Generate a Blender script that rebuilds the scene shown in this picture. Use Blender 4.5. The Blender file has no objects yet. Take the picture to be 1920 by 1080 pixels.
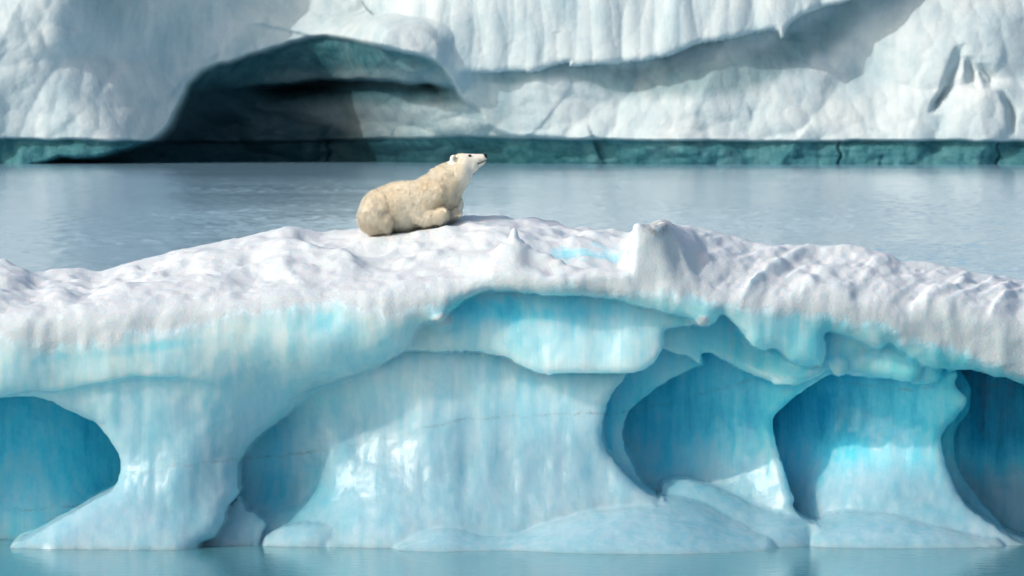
import bpy, math, random
import numpy as np
from mathutils import Vector

# ------------------------------------------------------------------ camera, sky, sun, exposure
F_PX = 11000.0          # focal length in pixels of a 1920 px wide frame
HC = 7.5                # camera height above the water
ROW_H = 205.0           # image row of the horizon
D0 = 100.0              # distance from the camera to the front of the near iceberg
DW = 800.0              # distance to the ice cliff
SC = bpy.context.scene
COL = SC.collection

cam_d = bpy.data.cameras.new('camera')
cam_d.sensor_width = 36.0
cam_d.lens = F_PX / 1920 * 36.0
cam_d.shift_y = -(540 - ROW_H) / 1920
cam_d.clip_start = 1.0
cam_d.clip_end = 20000.0
cam_d.dof.use_dof = True
cam_d.dof.focus_distance = 102.0
cam_d.dof.aperture_fstop = 5.0
cam = bpy.data.objects.new('camera', cam_d)
COL.objects.link(cam)
cam.location = (0, 0, HC)
cam.rotation_euler = (math.radians(90), 0, 0)
SC.camera = cam

SUN_EL = math.radians(31)
SUN_AZ = math.radians(-122)      # bearing of the sun, clockwise from +Y
world = bpy.data.worlds.new('World')
SC.world = world
world.use_nodes = True
wn = world.node_tree
bg = wn.nodes['Background']
sky = wn.nodes.new('ShaderNodeTexSky')
sky.sky_type = 'NISHITA'
sky.sun_disc = False
sky.sun_elevation = SUN_EL
sky.sun_rotation = SUN_AZ
sky.dust_density = 3.0
wn.links.new(sky.outputs[0], bg.inputs[0])
bg.inputs[1].default_value = 0.15
sd = bpy.data.lights.new('sun', 'SUN')
sd.energy = 2.0
sd.angle = math.radians(0.5)
sd.color = (1.0, 0.965, 0.915)
sun = bpy.data.objects.new('sun', sd)
COL.objects.link(sun)
sv = Vector((math.sin(SUN_AZ) * math.cos(SUN_EL), math.cos(SUN_AZ) * math.cos(SUN_EL), math.sin(SUN_EL)))
sun.rotation_euler = sv.to_track_quat('Z', 'Y').to_euler()
sun.location = (-60, 60, 80)

SC.view_settings.view_transform = 'Standard'
SC.view_settings.look = 'None'
SC.view_settings.exposure = 0.03
SC.view_settings.gamma = 1.0
SC.render.engine = 'CYCLES'
SC.cycles.max_bounces = 8
SC.cycles.diffuse_bounces = 6
SC.cycles.glossy_bounces = 3
SC.cycles.use_denoising = True

# ------------------------------------------------------------------ numpy helpers
def zrow(py, d): return HC - (py - ROW_H) * d / F_PX
def xcol(px, d): return (px - 960.0) * d / F_PX

def _hash(seed):
    return np.random.RandomState(seed).rand(64, 64, 16).astype(np.float32)
_TAB = {}
def vnoise(x, y, z, seed=0):
    """smooth value noise in -1..1"""
    if seed not in _TAB: _TAB[seed] = _hash(seed)
    t = _TAB[seed]
    x, y, z = np.broadcast_arrays(x, y, z)
    xi = np.floor(x).astype(np.int32); yi = np.floor(y).astype(np.int32); zi = np.floor(z).astype(np.int32)
    fx = x - xi; fy = y - yi; fz = z - zi
    fx = fx*fx*fx*(fx*(fx*6-15)+10); fy = fy*fy*fy*(fy*(fy*6-15)+10); fz = fz*fz*fz*(fz*(fz*6-15)+10)
    x0 = xi & 63; x1 = (xi+1) & 63; y0 = yi & 63; y1 = (yi+1) & 63; z0 = zi & 15; z1 = (zi+1) & 15
    a = t[x0,y0,z0]*(1-fx) + t[x1,y0,z0]*fx
    b = t[x0,y1,z0]*(1-fx) + t[x1,y1,z0]*fx
    c = t[x0,y0,z1]*(1-fx) + t[x1,y0,z1]*fx
    d = t[x0,y1,z1]*(1-fx) + t[x1,y1,z1]*fx
    e = a*(1-fy) + b*fy; g = c*(1-fy) + d*fy
    return (e*(1-fz) + g*fz)*2 - 1
def fbm(x, y, z=0.0, octv=4, seed=0, gain=0.5):
    s = 0; a = 1.0; n = 0
    for k in range(octv):
        s = s + a*vnoise(x*2.03**k + 11.3*k, y*2.03**k + 5.7*k, np.asarray(z)*2.03**k + 3.1*k, seed + k)
        n += a; a *= gain
    return s / n
def ridged(x, y, z=0.0, octv=4, seed=0):
    s = 0; a = 1.0; n = 0
    for k in range(octv):
        s = s + a*(1 - 2*np.abs(vnoise(x*2.03**k + 7.3*k, y*2.03**k + 1.7*k, np.asarray(z)*2.03**k, seed + k)))
        n += a; a *= 0.5
    return s / n
def sstep(a, b, x):
    t = np.clip((x - a)/(b - a), 0, 1)
    return t*t*(3 - 2*t)
def smax(a, b, k):
    h = np.clip(0.5 + 0.5*(a - b)/k, 0, 1)
    return b*(1-h) + a*h + k*h*(1-h)
def smin(a, b, k): return -smax(-a, -b, k)

def catmull(pts, n=5):
    P = np.array(pts, float); N = len(P); out = []
    for i in range(N):
        p0, p1, p2, p3 = P[i-1], P[i], P[(i+1) % N], P[(i+2) % N]
        if np.linalg.norm(p2-p1) > 140:
            out.append(p1); continue
        for k in range(n):
            t = k/n
            out.append(0.5*((2*p1) + (p2-p0)*t + (2*p0-5*p1+4*p2-p3)*t*t + (3*p1-p0-3*p2+p3)*t**3))
    return np.array(out)
def poly_sd(X, Z, pts):
    """signed distance to a closed polygon, positive inside"""
    P = np.asarray(pts, float)
    d2 = np.full(X.shape, 1e9); ins = np.zeros(X.shape, bool)
    for i in range(len(P)):
        ax, az = P[i]; bx, bz = P[(i+1) % len(P)]
        ex, ez = bx-ax, bz-az
        L = ex*ex + ez*ez
        if L < 1e-12: continue
        wx, wz = X-ax, Z-az
        t = np.clip((wx*ex + wz*ez)/L, 0, 1)
        dx = wx - ex*t; dz = wz - ez*t
        np.minimum(d2, dx*dx + dz*dz, out=d2)
        c = (az > Z) != (bz > Z)
        if c.any() and abs(ez) > 1e-12:
            ins ^= c & (X < ax + ex*(Z-az)/ez)
    d = np.sqrt(d2)
    return np.where(ins, d, -d)
def tps(ctrl):
    """thin plate spline over (px, py) -> value, in units of 100 px"""
    C = np.array(ctrl, float); P = C[:, :2]/100; v = C[:, 2]; n = len(C)
    def U(r2): return 0.5*r2*np.log(r2 + 1e-9)
    D = ((P[:, None] - P[None])**2).sum(-1)
    A = np.zeros((n+3, n+3)); A[:n, :n] = U(D) + np.eye(n)*0.02
    A[:n, n] = 1; A[:n, n+1:] = P; A[n, :n] = 1; A[n+1:, :n] = P.T
    w = np.linalg.solve(A, np.concatenate([v, [0, 0, 0]]))
    lo, hi = v.min()-0.3, v.max()+0.3
    def f(px, py):
        x = px/100; y = py/100
        s = w[n] + w[n+1]*x + w[n+2]*y
        for i in range(n):
            s = s + w[i]*U((x-P[i, 0])**2 + (y-P[i, 1])**2)
        return np.clip(s, lo, hi)
    return f

def surface_nets(F, org, step):
    """quads of the zero surface of F (negative = solid)"""
    nx, ny, nz = F.shape
    S = F < 0
    mixed = np.zeros((nx-1, ny-1, nz-1), bool); c0 = S[:-1, :-1, :-1]
    for i in (0, 1):
        for j in (0, 1):
            for k in (0, 1):
                mixed |= S[i:nx-1+i, j:ny-1+j, k:nz-1+k] != c0
    idx = np.argwhere(mixed)
    vid = np.full(mixed.shape, -1, np.int32); vid[mixed] = np.arange(len(idx))
    acc = np.zeros((len(idx), 3)); cnt = np.zeros(len(idx))
    cor = [(i, j, k) for i in (0, 1) for j in (0, 1) for k in (0, 1)]
    vals = {c: F[idx[:, 0]+c[0], idx[:, 1]+c[1], idx[:, 2]+c[2]].astype(float) for c in cor}
    for a in cor:
        for ax in range(3):
            if a[ax]: continue
            b = list(a); b[ax] = 1; b = tuple(b)
            va, vb = vals[a], vals[b]
            m = (va < 0) != (vb < 0)
            t = np.where(m, va/(va - vb + 1e-20), 0)
            p = np.repeat(np.array([a], float), len(idx), 0); p[:, ax] = t
            acc[m] += p[m]; cnt[m] += 1
    V = (idx + acc/cnt[:, None])*np.array(step) + np.array(org)
    quads = []
    for ax in range(3):
        o1, o2 = [(1, 2), (2, 0), (0, 1)][ax]
        a = [slice(None)]*3; b = [slice(None)]*3
        a[ax] = slice(0, -1); b[ax] = slice(1, None)
        ch = S[tuple(a)] != S[tuple(b)]
        e = np.argwhere(ch)
        ok = (e[:, o1] > 0) & (e[:, o2] > 0) & (e[:, o1] < F.shape[o1]-1) & (e[:, o2] < F.shape[o2]-1)
        e = e[ok]
        inside = S[e[:, 0], e[:, 1], e[:, 2]]
        d1 = np.zeros(3, int); d1[o1] = 1
        d2 = np.zeros(3, int); d2[o2] = 1
        q = [vid[tuple((e - s).T)] for s in (d1+d2, d2, np.zeros(3, int), d1)]
        q = np.stack(q, 1)
        q[~inside] = q[~inside][:, ::-1]
        quads.append(q)
    return V, np.concatenate(quads)

def smooth_mesh(V, Q, it=2, lam=0.5):
    e = np.concatenate([Q[:, [0, 1]], Q[:, [1, 2]], Q[:, [2, 3]], Q[:, [3, 0]]])
    n = len(V)
    deg = np.bincount(e[:, 0], minlength=n) + np.bincount(e[:, 1], minlength=n)
    for _ in range(it):
        acc = np.stack([np.bincount(e[:, 0], V[e[:, 1], k], n) + np.bincount(e[:, 1], V[e[:, 0], k], n) for k in range(3)], 1)
        V = V*(1-lam) + lam*acc/np.maximum(deg, 1)[:, None]
    return V
def vnormals(V, Q):
    fn = np.cross(V[Q[:, 2]] - V[Q[:, 0]], V[Q[:, 3]] - V[Q[:, 1]])
    n = len(V); N = np.zeros((n, 3))
    for c in range(4):
        for k in range(3):
            N[:, k] += np.bincount(Q[:, c], fn[:, k], n)
    return N/np.maximum(np.linalg.norm(N, axis=1), 1e-12)[:, None], fn

def mesh_obj(name, V, Q, mat, parent=None, attrs=None, normals=None):
    me = bpy.data.meshes.new(name)
    k = Q.shape[1]
    me.vertices.add(len(V)); me.vertices.foreach_set('co', V.astype(np.float32).ravel())
    me.loops.add(Q.size); me.loops.foreach_set('vertex_index', Q.astype(np.int32).ravel())
    me.polygons.add(len(Q)); me.polygons.foreach_set('loop_start', np.arange(0, Q.size, k, dtype=np.int32))
    me.update(calc_edges=True)
    me.polygons.foreach_set('use_smooth', np.ones(len(Q), bool))
    for an, av in (attrs or {}).items():
        a = me.attributes.new(an, 'FLOAT', 'POINT'); a.data.foreach_set('value', av.astype(np.float32))
    if normals is not None:
        me.normals_split_custom_set_from_vertices(normals.astype(float).tolist())
    me.materials.append(mat)
    o = bpy.data.objects.new(name, me); COL.objects.link(o)
    if parent is not None:
        o.parent = parent
        o.location = -parent.location
    return o
def submesh(V, Q, mask, extra):
    q = Q[mask]; u, inv = np.unique(q, return_inverse=True)
    return V[u], inv.reshape(q.shape), {k: v[u] for k, v in extra.items()}, u
def empty(name, loc, **props):
    o = bpy.data.objects.new(name, None); COL.objects.link(o); o.location = loc
    for k, v in props.items(): o[k] = v
    o.empty_display_size = 0.3
    return o

# ------------------------------------------------------------------ materials
class NT:
    def __init__(s, name):
        s.m = bpy.data.materials.new(name); s.m.use_nodes = True
        s.t = s.m.node_tree; s.b = s.t.nodes['Principled BSDF']
    def n(s, typ, ins=None, **kw):
        nd = s.t.nodes.new(typ)
        for k, v in kw.items(): setattr(nd, k, v)
        for k, v in (ins or {}).items(): s.set(nd, k, v)
        return nd
    def set(s, nd, k, v):
        if isinstance(v, bpy.types.NodeSocket): s.t.links.new(v, nd.inputs[k])
        elif isinstance(v, bpy.types.Node): s.t.links.new(v.outputs[0], nd.inputs[k])
        else: nd.inputs[k].default_value = v
    def attr(s, a): return s.n('ShaderNodeAttribute', attribute_name=a).outputs['Fac']
    def mix(s, f, a, b, typ='MIX'):
        nd = s.n('ShaderNodeMix', data_type='RGBA', blend_type=typ)
        s.set(nd, 0, f); s.set(nd, 6, a); s.set(nd, 7, b)
        return nd.outputs[2]
    def math(s, op, a, b=0.0, clamp=False):
        nd = s.n('ShaderNodeMath', operation=op, use_clamp=clamp); s.set(nd, 0, a); s.set(nd, 1, b); return nd.outputs[0]
    def noise(s, scale, detail=4, rough=0.55, vec=None, dist=0.0):
        nd = s.n('ShaderNodeTexNoise', {'Scale': scale, 'Detail': detail, 'Roughness': rough, 'Distortion': dist})
        if vec is not None: s.set(nd, 'Vector', vec)
        return nd.outputs[0]
    def ramp(s, f, a, b, lo=0.0, hi=1.0):
        nd = s.n('ShaderNodeMapRange', {'From Min': a, 'From Max': b, 'To Min': lo, 'To Max': hi}); s.set(nd, 0, f); return nd.outputs[0]
    def mapping(s, scale, src='Object'):
        tc = s.n('ShaderNodeTexCoord')
        return s.n('ShaderNodeMapping', {'Vector': tc.outputs[src], 'Scale': scale}).outputs[0]
def rgb(r, g, b): return (r, g, b, 1.0)

def make_ice():
    t = NT('glacier_ice'); B = t.b
    co = t.mapping((1, 1, 1))
    streak = t.noise(2.2, 5, 0.6, t.mapping((2.2, 1.2, 0.22)), 0.4)
    cloud = t.noise(0.9, 5, 0.6, co)
    fine = t.noise(9, 6, 0.65, co)
    v = t.math('ADD', t.math('MULTIPLY', t.math('SUBTRACT', streak, 0.5), 1.1), t.math('MULTIPLY', t.math('SUBTRACT', cloud, 0.5), 0.9))
    v = t.math('ADD', v, t.math('MULTIPLY', t.math('SUBTRACT', fine, 0.5), 0.34))
    st2 = t.noise(1.0, 4, 0.7, t.mapping((9, 2.5, 0.55)))
    v = t.math('ADD', v, t.math('MULTIPLY', t.math('SUBTRACT', st2, 0.5), 0.30))
    bl = t.math('ADD', t.attr('blue'), t.math('MULTIPLY', v, 0.5), True)
    cr = t.n('ShaderNodeValToRGB'); t.set(cr, 0, bl)
    e = cr.color_ramp.elements
    e[0].position = 0.0; e[0].color = rgb(0.74, 0.90, 0.97)
    e[1].position = 1.0; e[1].color = rgb(0.0, 0.17, 0.30)
    for p, c in ((0.25, (0.47, 0.80, 0.90)), (0.5, (0.15, 0.75, 0.91)), (0.75, (0.02, 0.48, 0.68))):
        x = e.new(p); x.color = rgb(*c)
    icec = t.mix(t.attr('sun_dim_wet'), cr.outputs[0], rgb(0.54, 0.65, 0.69), 'MULTIPLY')  # dims the sunlit lower ice by colour, and the wet tongue
    snowc = t.mix(t.math('MULTIPLY', t.noise(3.0, 4, 0.6, co), 0.5), rgb(0.70, 0.74, 0.76), rgb(0.62, 0.71, 0.75))
    sn = t.ramp(t.math('ADD', t.attr('snow'), t.math('MULTIPLY', t.math('SUBTRACT', t.noise(14, 5, 0.7, co), 0.5), 0.7)), 0.3, 0.7)
    c = t.mix(sn, icec, snowc)
    c = t.mix(t.math('MULTIPLY', t.attr('dirt'), t.ramp(t.noise(7, 8, 0.8, co), 0.42, 0.60)), c, rgb(0.20, 0.18, 0.17))
    t.set(B, 'Base Color', c)
    t.set(B, 'Roughness', t.ramp(sn, 0, 1, 0.26, 0.8))
    t.set(B, 'Specular IOR Level', t.ramp(sn, 0, 1, 0.5, 0.15))
    B.subsurface_method = 'RANDOM_WALK'
    t.set(B, 'Subsurface Weight', t.math('SUBTRACT', 1.0, t.attr('seam'), True))
    B.inputs['Subsurface Radius'].default_value = (0.45, 0.8, 1.0)
    t.set(B, 'Subsurface Scale', t.ramp(sn, 0, 1, 0.75, 0.12))
    bh = t.math('ADD', t.math('MULTIPLY', t.noise(26, 6, 0.7, co), t.ramp(sn, 0, 1, 0.25, 1.0)), t.math('MULTIPLY', streak, 0.5))
    bp = t.n('ShaderNodeBump', {'Strength': 0.6, 'Distance': 0.035}); t.set(bp, 'Height', bh)
    t.set(B, 'Normal', bp)
    return t.m
def make_cliff():
    t = NT('cliff_ice'); B = t.b
    co = t.mapping((1, 1, 1))
    v = t.math('ADD', t.math('MULTIPLY', t.noise(0.12, 6, 0.6, co), 0.6), t.math('MULTIPLY', t.noise(0.5, 6, 0.6, t.mapping((1, 1, 0.25))), 0.4))
    c = t.mix(t.ramp(v, 0.35, 0.65), rgb(0.66, 0.70, 0.69), rgb(0.43, 0.55, 0.59))
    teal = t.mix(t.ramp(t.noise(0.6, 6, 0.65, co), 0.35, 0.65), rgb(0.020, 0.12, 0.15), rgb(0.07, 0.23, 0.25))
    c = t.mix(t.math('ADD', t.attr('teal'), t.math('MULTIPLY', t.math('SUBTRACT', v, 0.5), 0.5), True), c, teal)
    c = t.mix(t.attr('cave_shade'), c, rgb(0.006, 0.035, 0.05))  # near-black standing in for the shade inside the cave
    t.set(B, 'Base Color', c)
    t.set(B, 'Roughness', 0.6); t.set(B, 'Specular IOR Level', 0.2)
    bp = t.n('ShaderNodeBump', {'Strength': 0.4, 'Distance': 0.4}); t.set(bp, 'Height', t.noise(1.3, 6, 0.6, co))
    t.set(B, 'Normal', bp)
    return t.m
def make_water():
    t = NT('sea_water'); B = t.b
    tc = t.n('ShaderNodeTexCoord'); sep = t.n('ShaderNodeSeparateXYZ', {'Vector': tc.outputs['Object']})
    y = sep.outputs['Y']
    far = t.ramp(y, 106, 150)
    n1 = t.noise(0.55, 5, 0.6, t.mapping((1, 0.6, 1)), 0.3)
    n2 = t.noise(3.2, 4, 0.6, t.mapping((0.8, 1.1, 1)), 0.2)
    n3 = t.noise(0.035, 3, 0.5, t.mapping((0.5, 1, 1)))
    amp = t.ramp(n3, 0.35, 0.65, 0.6, 1.3)
    h = t.math('ADD', t.math('MULTIPLY', n1, 0.004), t.math('MULTIPLY', n2, t.ramp(far, 0, 1, 0.010, 0.012)))
    h = t.math('MULTIPLY', h, amp)
    bp = t.n('ShaderNodeBump', {'Strength': 1.0, 'Distance': 1.0}); t.set(bp, 'Height', h)
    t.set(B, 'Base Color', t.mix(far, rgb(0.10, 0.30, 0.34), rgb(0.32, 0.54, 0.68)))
    B.inputs['Roughness'].default_value = 0.08
    B.inputs['IOR'].default_value = 1.333
    t.set(B, 'Normal', bp)
    return t.m
def make_fur(thin=False):
    t = NT('bear_fur' if not thin else 'loose_fur'); B = t.b
    co = t.mapping((1, 1, 1))
    c = t.mix(t.math('ADD', t.attr('tint'), t.math('MULTIPLY', t.math('SUBTRACT', t.noise(7, 5, 0.6, co), 0.5), 0.35), True), rgb(0.95, 0.92, 0.83), rgb(0.84, 0.73, 0.53))
    c = t.mix(t.attr('dark'), c, rgb(0.02, 0.018, 0.018))
    t.set(B, 'Base Color', c); t.set(B, 'Roughness', 0.75); t.set(B, 'Specular IOR Level', 0.15)
    bp = t.n('ShaderNodeBump', {'Strength': 0.5, 'Distance': 0.02}); t.set(bp, 'Height', t.noise(30, 4, 0.6, t.mapping((1, 1, 2))))
    t.set(B, 'Normal', bp)
    if thin:        # loose hair lets part of the light through
        tr = t.n('ShaderNodeBsdfTranslucent'); t.set(tr, 'Color', c)
        mx = t.n('ShaderNodeMixShader'); t.set(mx, 0, 0.5)
        t.t.links.new(B.outputs[0], mx.inputs[1]); t.t.links.new(tr.outputs[0], mx.inputs[2])
        t.t.links.new(mx.outputs[0], t.t.nodes['Material Output'].inputs['Surface'])
    return t.m
def make_plain(name, col, rough):
    t = NT(name); co = t.mapping((1, 1, 1))
    t.set(t.b, 'Base Color', t.mix(t.noise(60, 3, 0.5, co), rgb(*col), rgb(*[c*1.5 + 0.003 for c in col])))
    t.b.inputs['Roughness'].default_value = rough
    return t.m
M_ICE, M_CLIFF, M_WATER, M_FUR = make_ice(), make_cliff(), make_water(), make_fur()

# ------------------------------------------------------------------ water
def build_ripples():
    """the rippled sea between the floe and the cliff, as real wave relief"""
    nr, nc = 1500, 520
    t = np.linspace(0, 1, nr); ys = 111.0*(830.0/111.0)**(t**0.8)
    u = np.linspace(-1, 1, nc)
    Y, U = np.meshgrid(ys, u, indexing='ij'); X = U*(Y*0.115 + 3)
    patch = 0.55 + 0.75*sstep(-.35, .35, fbm(X*.05, Y*.012, 0, 3, 301))
    fade = sstep(111, 116, Y)
    Zw = (0.060*fbm(X*1.1, Y*.30, 0, 3, 305) + 0.020*fbm(X*1.9+Y*.3, Y*1.0, 0, 2, 309))*patch*fade*np.clip(2.1-Y/400, .40, 1.6)
    V = np.stack([X.ravel(), Y.ravel(), Zw.ravel() + 0.004*0], 1)
    I = np.arange(X.size).reshape(X.shape)
    Q = np.stack([I[:-1, :-1], I[:-1, 1:], I[1:, 1:], I[1:, :-1]], -1).reshape(-1, 4)
    return V, Q, ys
def build_water():
    V, Q, ys = build_ripples()
    ya, yb = ys[0], ys[-1]; ha, hb = ya*.115+3, yb*.115+3
    E = np.array([(-2500,-300,0),(2500,-300,0),(2500,ya,0),(ha,ya,0),(-ha,ya,0),(-2500,ya,0),(2500,yb,0),(hb,yb,0),(-hb,yb,0),(-2500,yb,0),(2500,3000,0),(-2500,3000,0)], float)
    n = len(V)
    EQ = np.array([(0,1,2,5),(3,2,6,7),(5,4,8,9),(9,6,10,11)]) + n
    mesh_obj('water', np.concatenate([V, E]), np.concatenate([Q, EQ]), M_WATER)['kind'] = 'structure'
build_water()

# ------------------------------------------------------------------ near iceberg
# outlines are measured on the photograph in px of a 1920 px wide frame and turned into metres at each piece's own depth
FRONT = [(-560,1150),(-330,1150),(-230,1000),(-190,900),(-170,850),(-110,790),(-50,760),(0,750),(60,747),(100,757),(150,782),(185,808),(210,845),(220,880),(207,918),(165,943),(120,968),(60,1002),(15,1032),(-10,1150),
 (372,1150),(375,1030),(402,1008),(418,985),(428,955),(440,938),(448,925),(446,880),(455,860),(500,812),(560,765),(600,757),(650,750),(700,700),(760,658),(775,630),(790,610),(830,598),(850,580),(880,560),(920,547),(1000,552),(1100,556),(1200,575),(1290,600),(1320,613),(1342,606),(1355,592),(1380,612),(1402,640),(1432,660),(1452,658),(1480,680),(1510,692),(1540,687),(1550,660),(1549,628),(1570,627),(1600,636),(1625,650),(1650,662),(1670,648),(1690,665),(1740,690),(1800,700),(1870,710),(1960,740),(2100,790),(2250,900),(2330,1150),(2800,1150),(2800,100),(-560,100)]
LAYERS = [
 # name, outline, edge rounding (m), reference depth, depth control points (px, py, metres behind the front)
 ('overhang', FRONT, 0.30, 0.6, [(-500,600,.6),(0,580,.3),(300,560,.3),(600,540,.4),(900,520,.35),(1200,520,.3),(1500,560,.6),(1900,640,1.0),
   (0,650,.15),(250,640,.1),(500,620,.2),(700,640,.25),(0,735,.3),(200,705,.25),(400,700,.35),(600,690,.45),(640,745,1.3),(120,745,.5),(-100,800,.7),
   (320,790,.45),(330,880,.5),(240,880,.7),(430,880,.8),(330,960,.35),(100,1010,.1),(320,1030,-.2),(520,760,1.1),(-300,900,1.2),(-400,1040,.2),
   (1000,545,.2),(1300,590,.25),(1450,640,.55),(1500,680,.7),(1650,640,.8),(1800,690,1.1),(2100,760,1.5),(2500,900,1.5),(1200,450,.3),(-300,300,1),(2600,300,1.5),(900,350,.8)]),
 ('scoop', [(680,480),(690,655),(740,660),(830,660),(900,662),(950,672),(985,690),(1050,699),(1120,699),(1190,697),(1225,682),(1243,655),(1247,625),(1262,618),(1300,612),(1345,600),(1350,480)], 0.14, 1.2,
   [(760,560,.8),(900,560,1.0),(1100,570,1.0),(1280,600,.9),(800,620,.9),(900,620,.85),(1050,630,.8),(1200,640,.75),(760,655,.9),(900,660,.85),(1000,690,.72),(1200,690,.68),(900,480,1.1),(1250,480,1.0)]),
 ('cave_wall', [(425,1150),(425,960),(425,700),(600,640),(1175,640),(1174,700),(1145,738),(1132,790),(1140,840),(1180,890),(1230,925),(1247,945),(1262,1150)], 0.22, 2.0,
   [(640,765,1.55),(480,860,2.7),(480,780,2.7),(560,700,1.4),(700,700,1.15),(900,720,1.15),(1150,720,1.3),(700,800,1.45),(900,790,1.2),(1120,790,1.2),(600,850,1.7),(900,880,1.0),(1120,880,1.0),(700,900,1.1),
    (1200,940,.8),(900,960,.65),(700,1000,.45),(900,1030,.2),(1200,1050,.5),(470,960,1.9),(560,930,1.9),(520,1020,.75),(640,640,1.7),(1150,640,2.0)]),
 ('ice_block', [(330,1150),(340,1030),(400,985),(432,950),(447,938),(458,958),(478,966),(497,980),(491,1003),(486,1040),(486,1150)], 0.12, 0.9, [(440,960,1.3),(480,990,1.0),(400,1040,.6),(480,1040,.7)]),
 ('ice_block', [(497,1150),(493,1025),(505,1003),(530,990),(580,984),(620,986),(634,1000),(630,1030),(628,1150)], 0.25, 0.5, [(500,1000,.9),(620,990,.85),(560,1030,.45),(620,1040,.5)]),
 ('ice_lobe', [(1195,500),(1205,590),(1225,640),(1262,662),(1292,672),(1308,685),(1315,684),(1316,662),(1335,663),(1350,675),(1380,690),(1430,712),(1480,722),(1530,706),(1555,694),(1600,706),(1690,716),(1738,718),(1765,690),(1765,500)], 0.14, 1.7,
   [(1260,560,1.3),(1310,660,1.5),(1400,640,2.0),(1480,715,1.3),(1600,650,1.15),(1600,690,1.4),(1720,700,1.4),(1500,600,1.5),(1700,560,1.4)]),
 ('ice_lobe', [(1551,690),(1549,676),(1560,667),(1580,667),(1591,678),(1591,695),(1580,706),(1565,707)], 0.22, 0.9, [(1550,670,1.15),(1590,670,1.15),(1570,706,1.1),(1570,680,1.1)]),
 ('ice_lobe', [(1580,600),(1591,650),(1593,690),(1620,706),(1680,718),(1712,719),(1733,702),(1735,672),(1725,645),(1700,600)], 0.26, 1.1, [(1600,640,1.3),(1700,640,1.3),(1600,700,1.2),(1700,715,1.2)]),
 ('cave_rib', [(1080,560),(1262,560),(1312,655),(1316,684),(1295,692),(1250,715),(1210,740),(1180,770),(1171,795),(1172,830),(1185,870),(1205,900),(1240,950),(1255,1150),(1080,1150)], 0.2, 3.0,
   [(1200,680,2.8),(1300,670,2.6),(1150,720,3.2),(1160,800,3.3),(1180,900,2.8),(1230,1000,1.8),(1100,800,3.4)]),
 ('cave_wall', [(1120,650),(1330,630),(1548,680),(1540,701),(1500,725),(1458,760),(1443,790),(1449,830),(1466,880),(1478,925),(1480,945),(1500,968),(1532,985),(1540,1150),(1120,1150)], 0.22, 3.2,
   [(1200,750,4.9),(1200,850,5.0),(1300,720,3.8),(1430,715,2.5),(1430,800,2.7),(1300,850,3.7),(1380,880,2.8),(1450,930,1.9),(1260,930,3.0),(1480,1000,1.2),(1200,660,4.6),(1150,900,4.5)]),
 ('ice_foot', [(1225,1150),(1238,935),(1262,907),(1290,904),(1330,917),(1380,935),(1425,958),(1470,966),(1505,975),(1519,1000),(1524,1150)], 0.35, 1.3,
   [(1250,920,2.0),(1330,925,1.7),(1430,965,1.4),(1500,980,1.2),(1300,1000,.8),(1450,1010,.5),(1500,1020,.6)]),
 ('cave_wall', [(1400,660),(1745,680),(1782,718),(1806,745),(1790,772),(1766,802),(1760,840),(1775,890),(1808,940),(1850,975),(1900,1003),(1940,1027),(1965,1150),(1400,1150)], 0.22, 3.0,
   [(1460,790,4.9),(1500,720,4.4),(1600,715,3.2),(1750,735,1.9),(1480,880,4.3),(1550,800,3.9),(1650,780,3.0),(1750,800,2.4),(1650,870,2.4),(1780,900,1.9),(1550,920,2.5),(1650,950,1.5),(1700,1010,.8),(1900,1015,.8)]),
 ('ice_foot', [(1515,1150),(1522,1010),(1545,985),(1590,966),(1640,966),(1700,972),(1760,985),(1830,1008),(1885,1024),(1900,1150)], 0.35, 0.6,
   [(1530,1000,1.0),(1640,970,1.2),(1800,1000,.8),(1600,1030,.2),(1850,1030,.3)]),
 ('cave_rib', [(1700,640),(1800,700),(1812,760),(1788,800),(1785,850),(1800,890),(1830,930),(1880,985),(1925,1010),(1965,1040),(1980,1150),(1700,1150)], 0.25, 4.2, [(1780,700,4.0),(1780,850,4.4),(1900,1020,3.0),(1720,800,4.2)]),
 ('ice_tongue', [(720,1150),(735,1040),(765,1015),(800,992),(840,981),(880,990),(925,1000),(970,1000),(1010,986),(1050,971),(1100,957),(1165,949),(1230,946),(1290,949),(1335,960),(1385,983),(1425,1008),(1458,1030),(1470,1150)], 0.95, -0.2,
   [(840,985,.1),(950,1000,.1),(1100,960,.3),(1250,948,.3),(1400,1000,.1),(800,1035,-.8),(1000,1040,-.9),(1200,1040,-1.2),(1400,1040,-1.0)]),
]
BACK = [(-300,850,4),(0,780,4.0),(200,820,5.2),(210,900,5.0),(0,880,3.6),(0,950,3.0),(150,960,3.6),(100,1050,2.6),(-300,1050,2.5),(600,850,5.5),(1000,800,6),(1700,800,6),(1850,760,5.6),(2050,800,5.6),(1850,950,6),(2150,950,5),(1900,1050,5),(500,400,6),(1500,400,6)]

def curve(tab, x):
    t = np.array(tab, float)
    # smooth interpolation by averaging three shifted linear lookups
    return sum(np.interp(x + s, t[:, 0], t[:, 1]) for s in (-9, 0, 9))/3
RIDGE = [(-700,700),(-400,560),(-150,500),(0,490),(35,501),(62,509),(100,503),(140,503),(180,513),(215,498),(250,488),(350,466),(450,448),(500,436),(535,426),(560,432),(600,438),(650,434),(680,429),(740,422),(800,413),(870,404),(905,406),(930,404),(960,410),(1000,412),(1060,427),(1110,432),(1170,446),(1240,420),(1290,425),(1350,438),(1400,450),(1480,463),(1530,460),(1590,460),(1650,475),(1700,492),(1740,490),(1800,503),(1835,516),(1870,515),(1920,525),(2050,560),(2300,640),(2600,760)]
RDEP = [(-700,3.2),(0,3.6),(500,4.1),(650,3.9),(870,3.8),(1000,3.6),(1170,3.0),(1240,2.3),(1500,2.4),(1920,2.6),(2400,2.4)]
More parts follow.
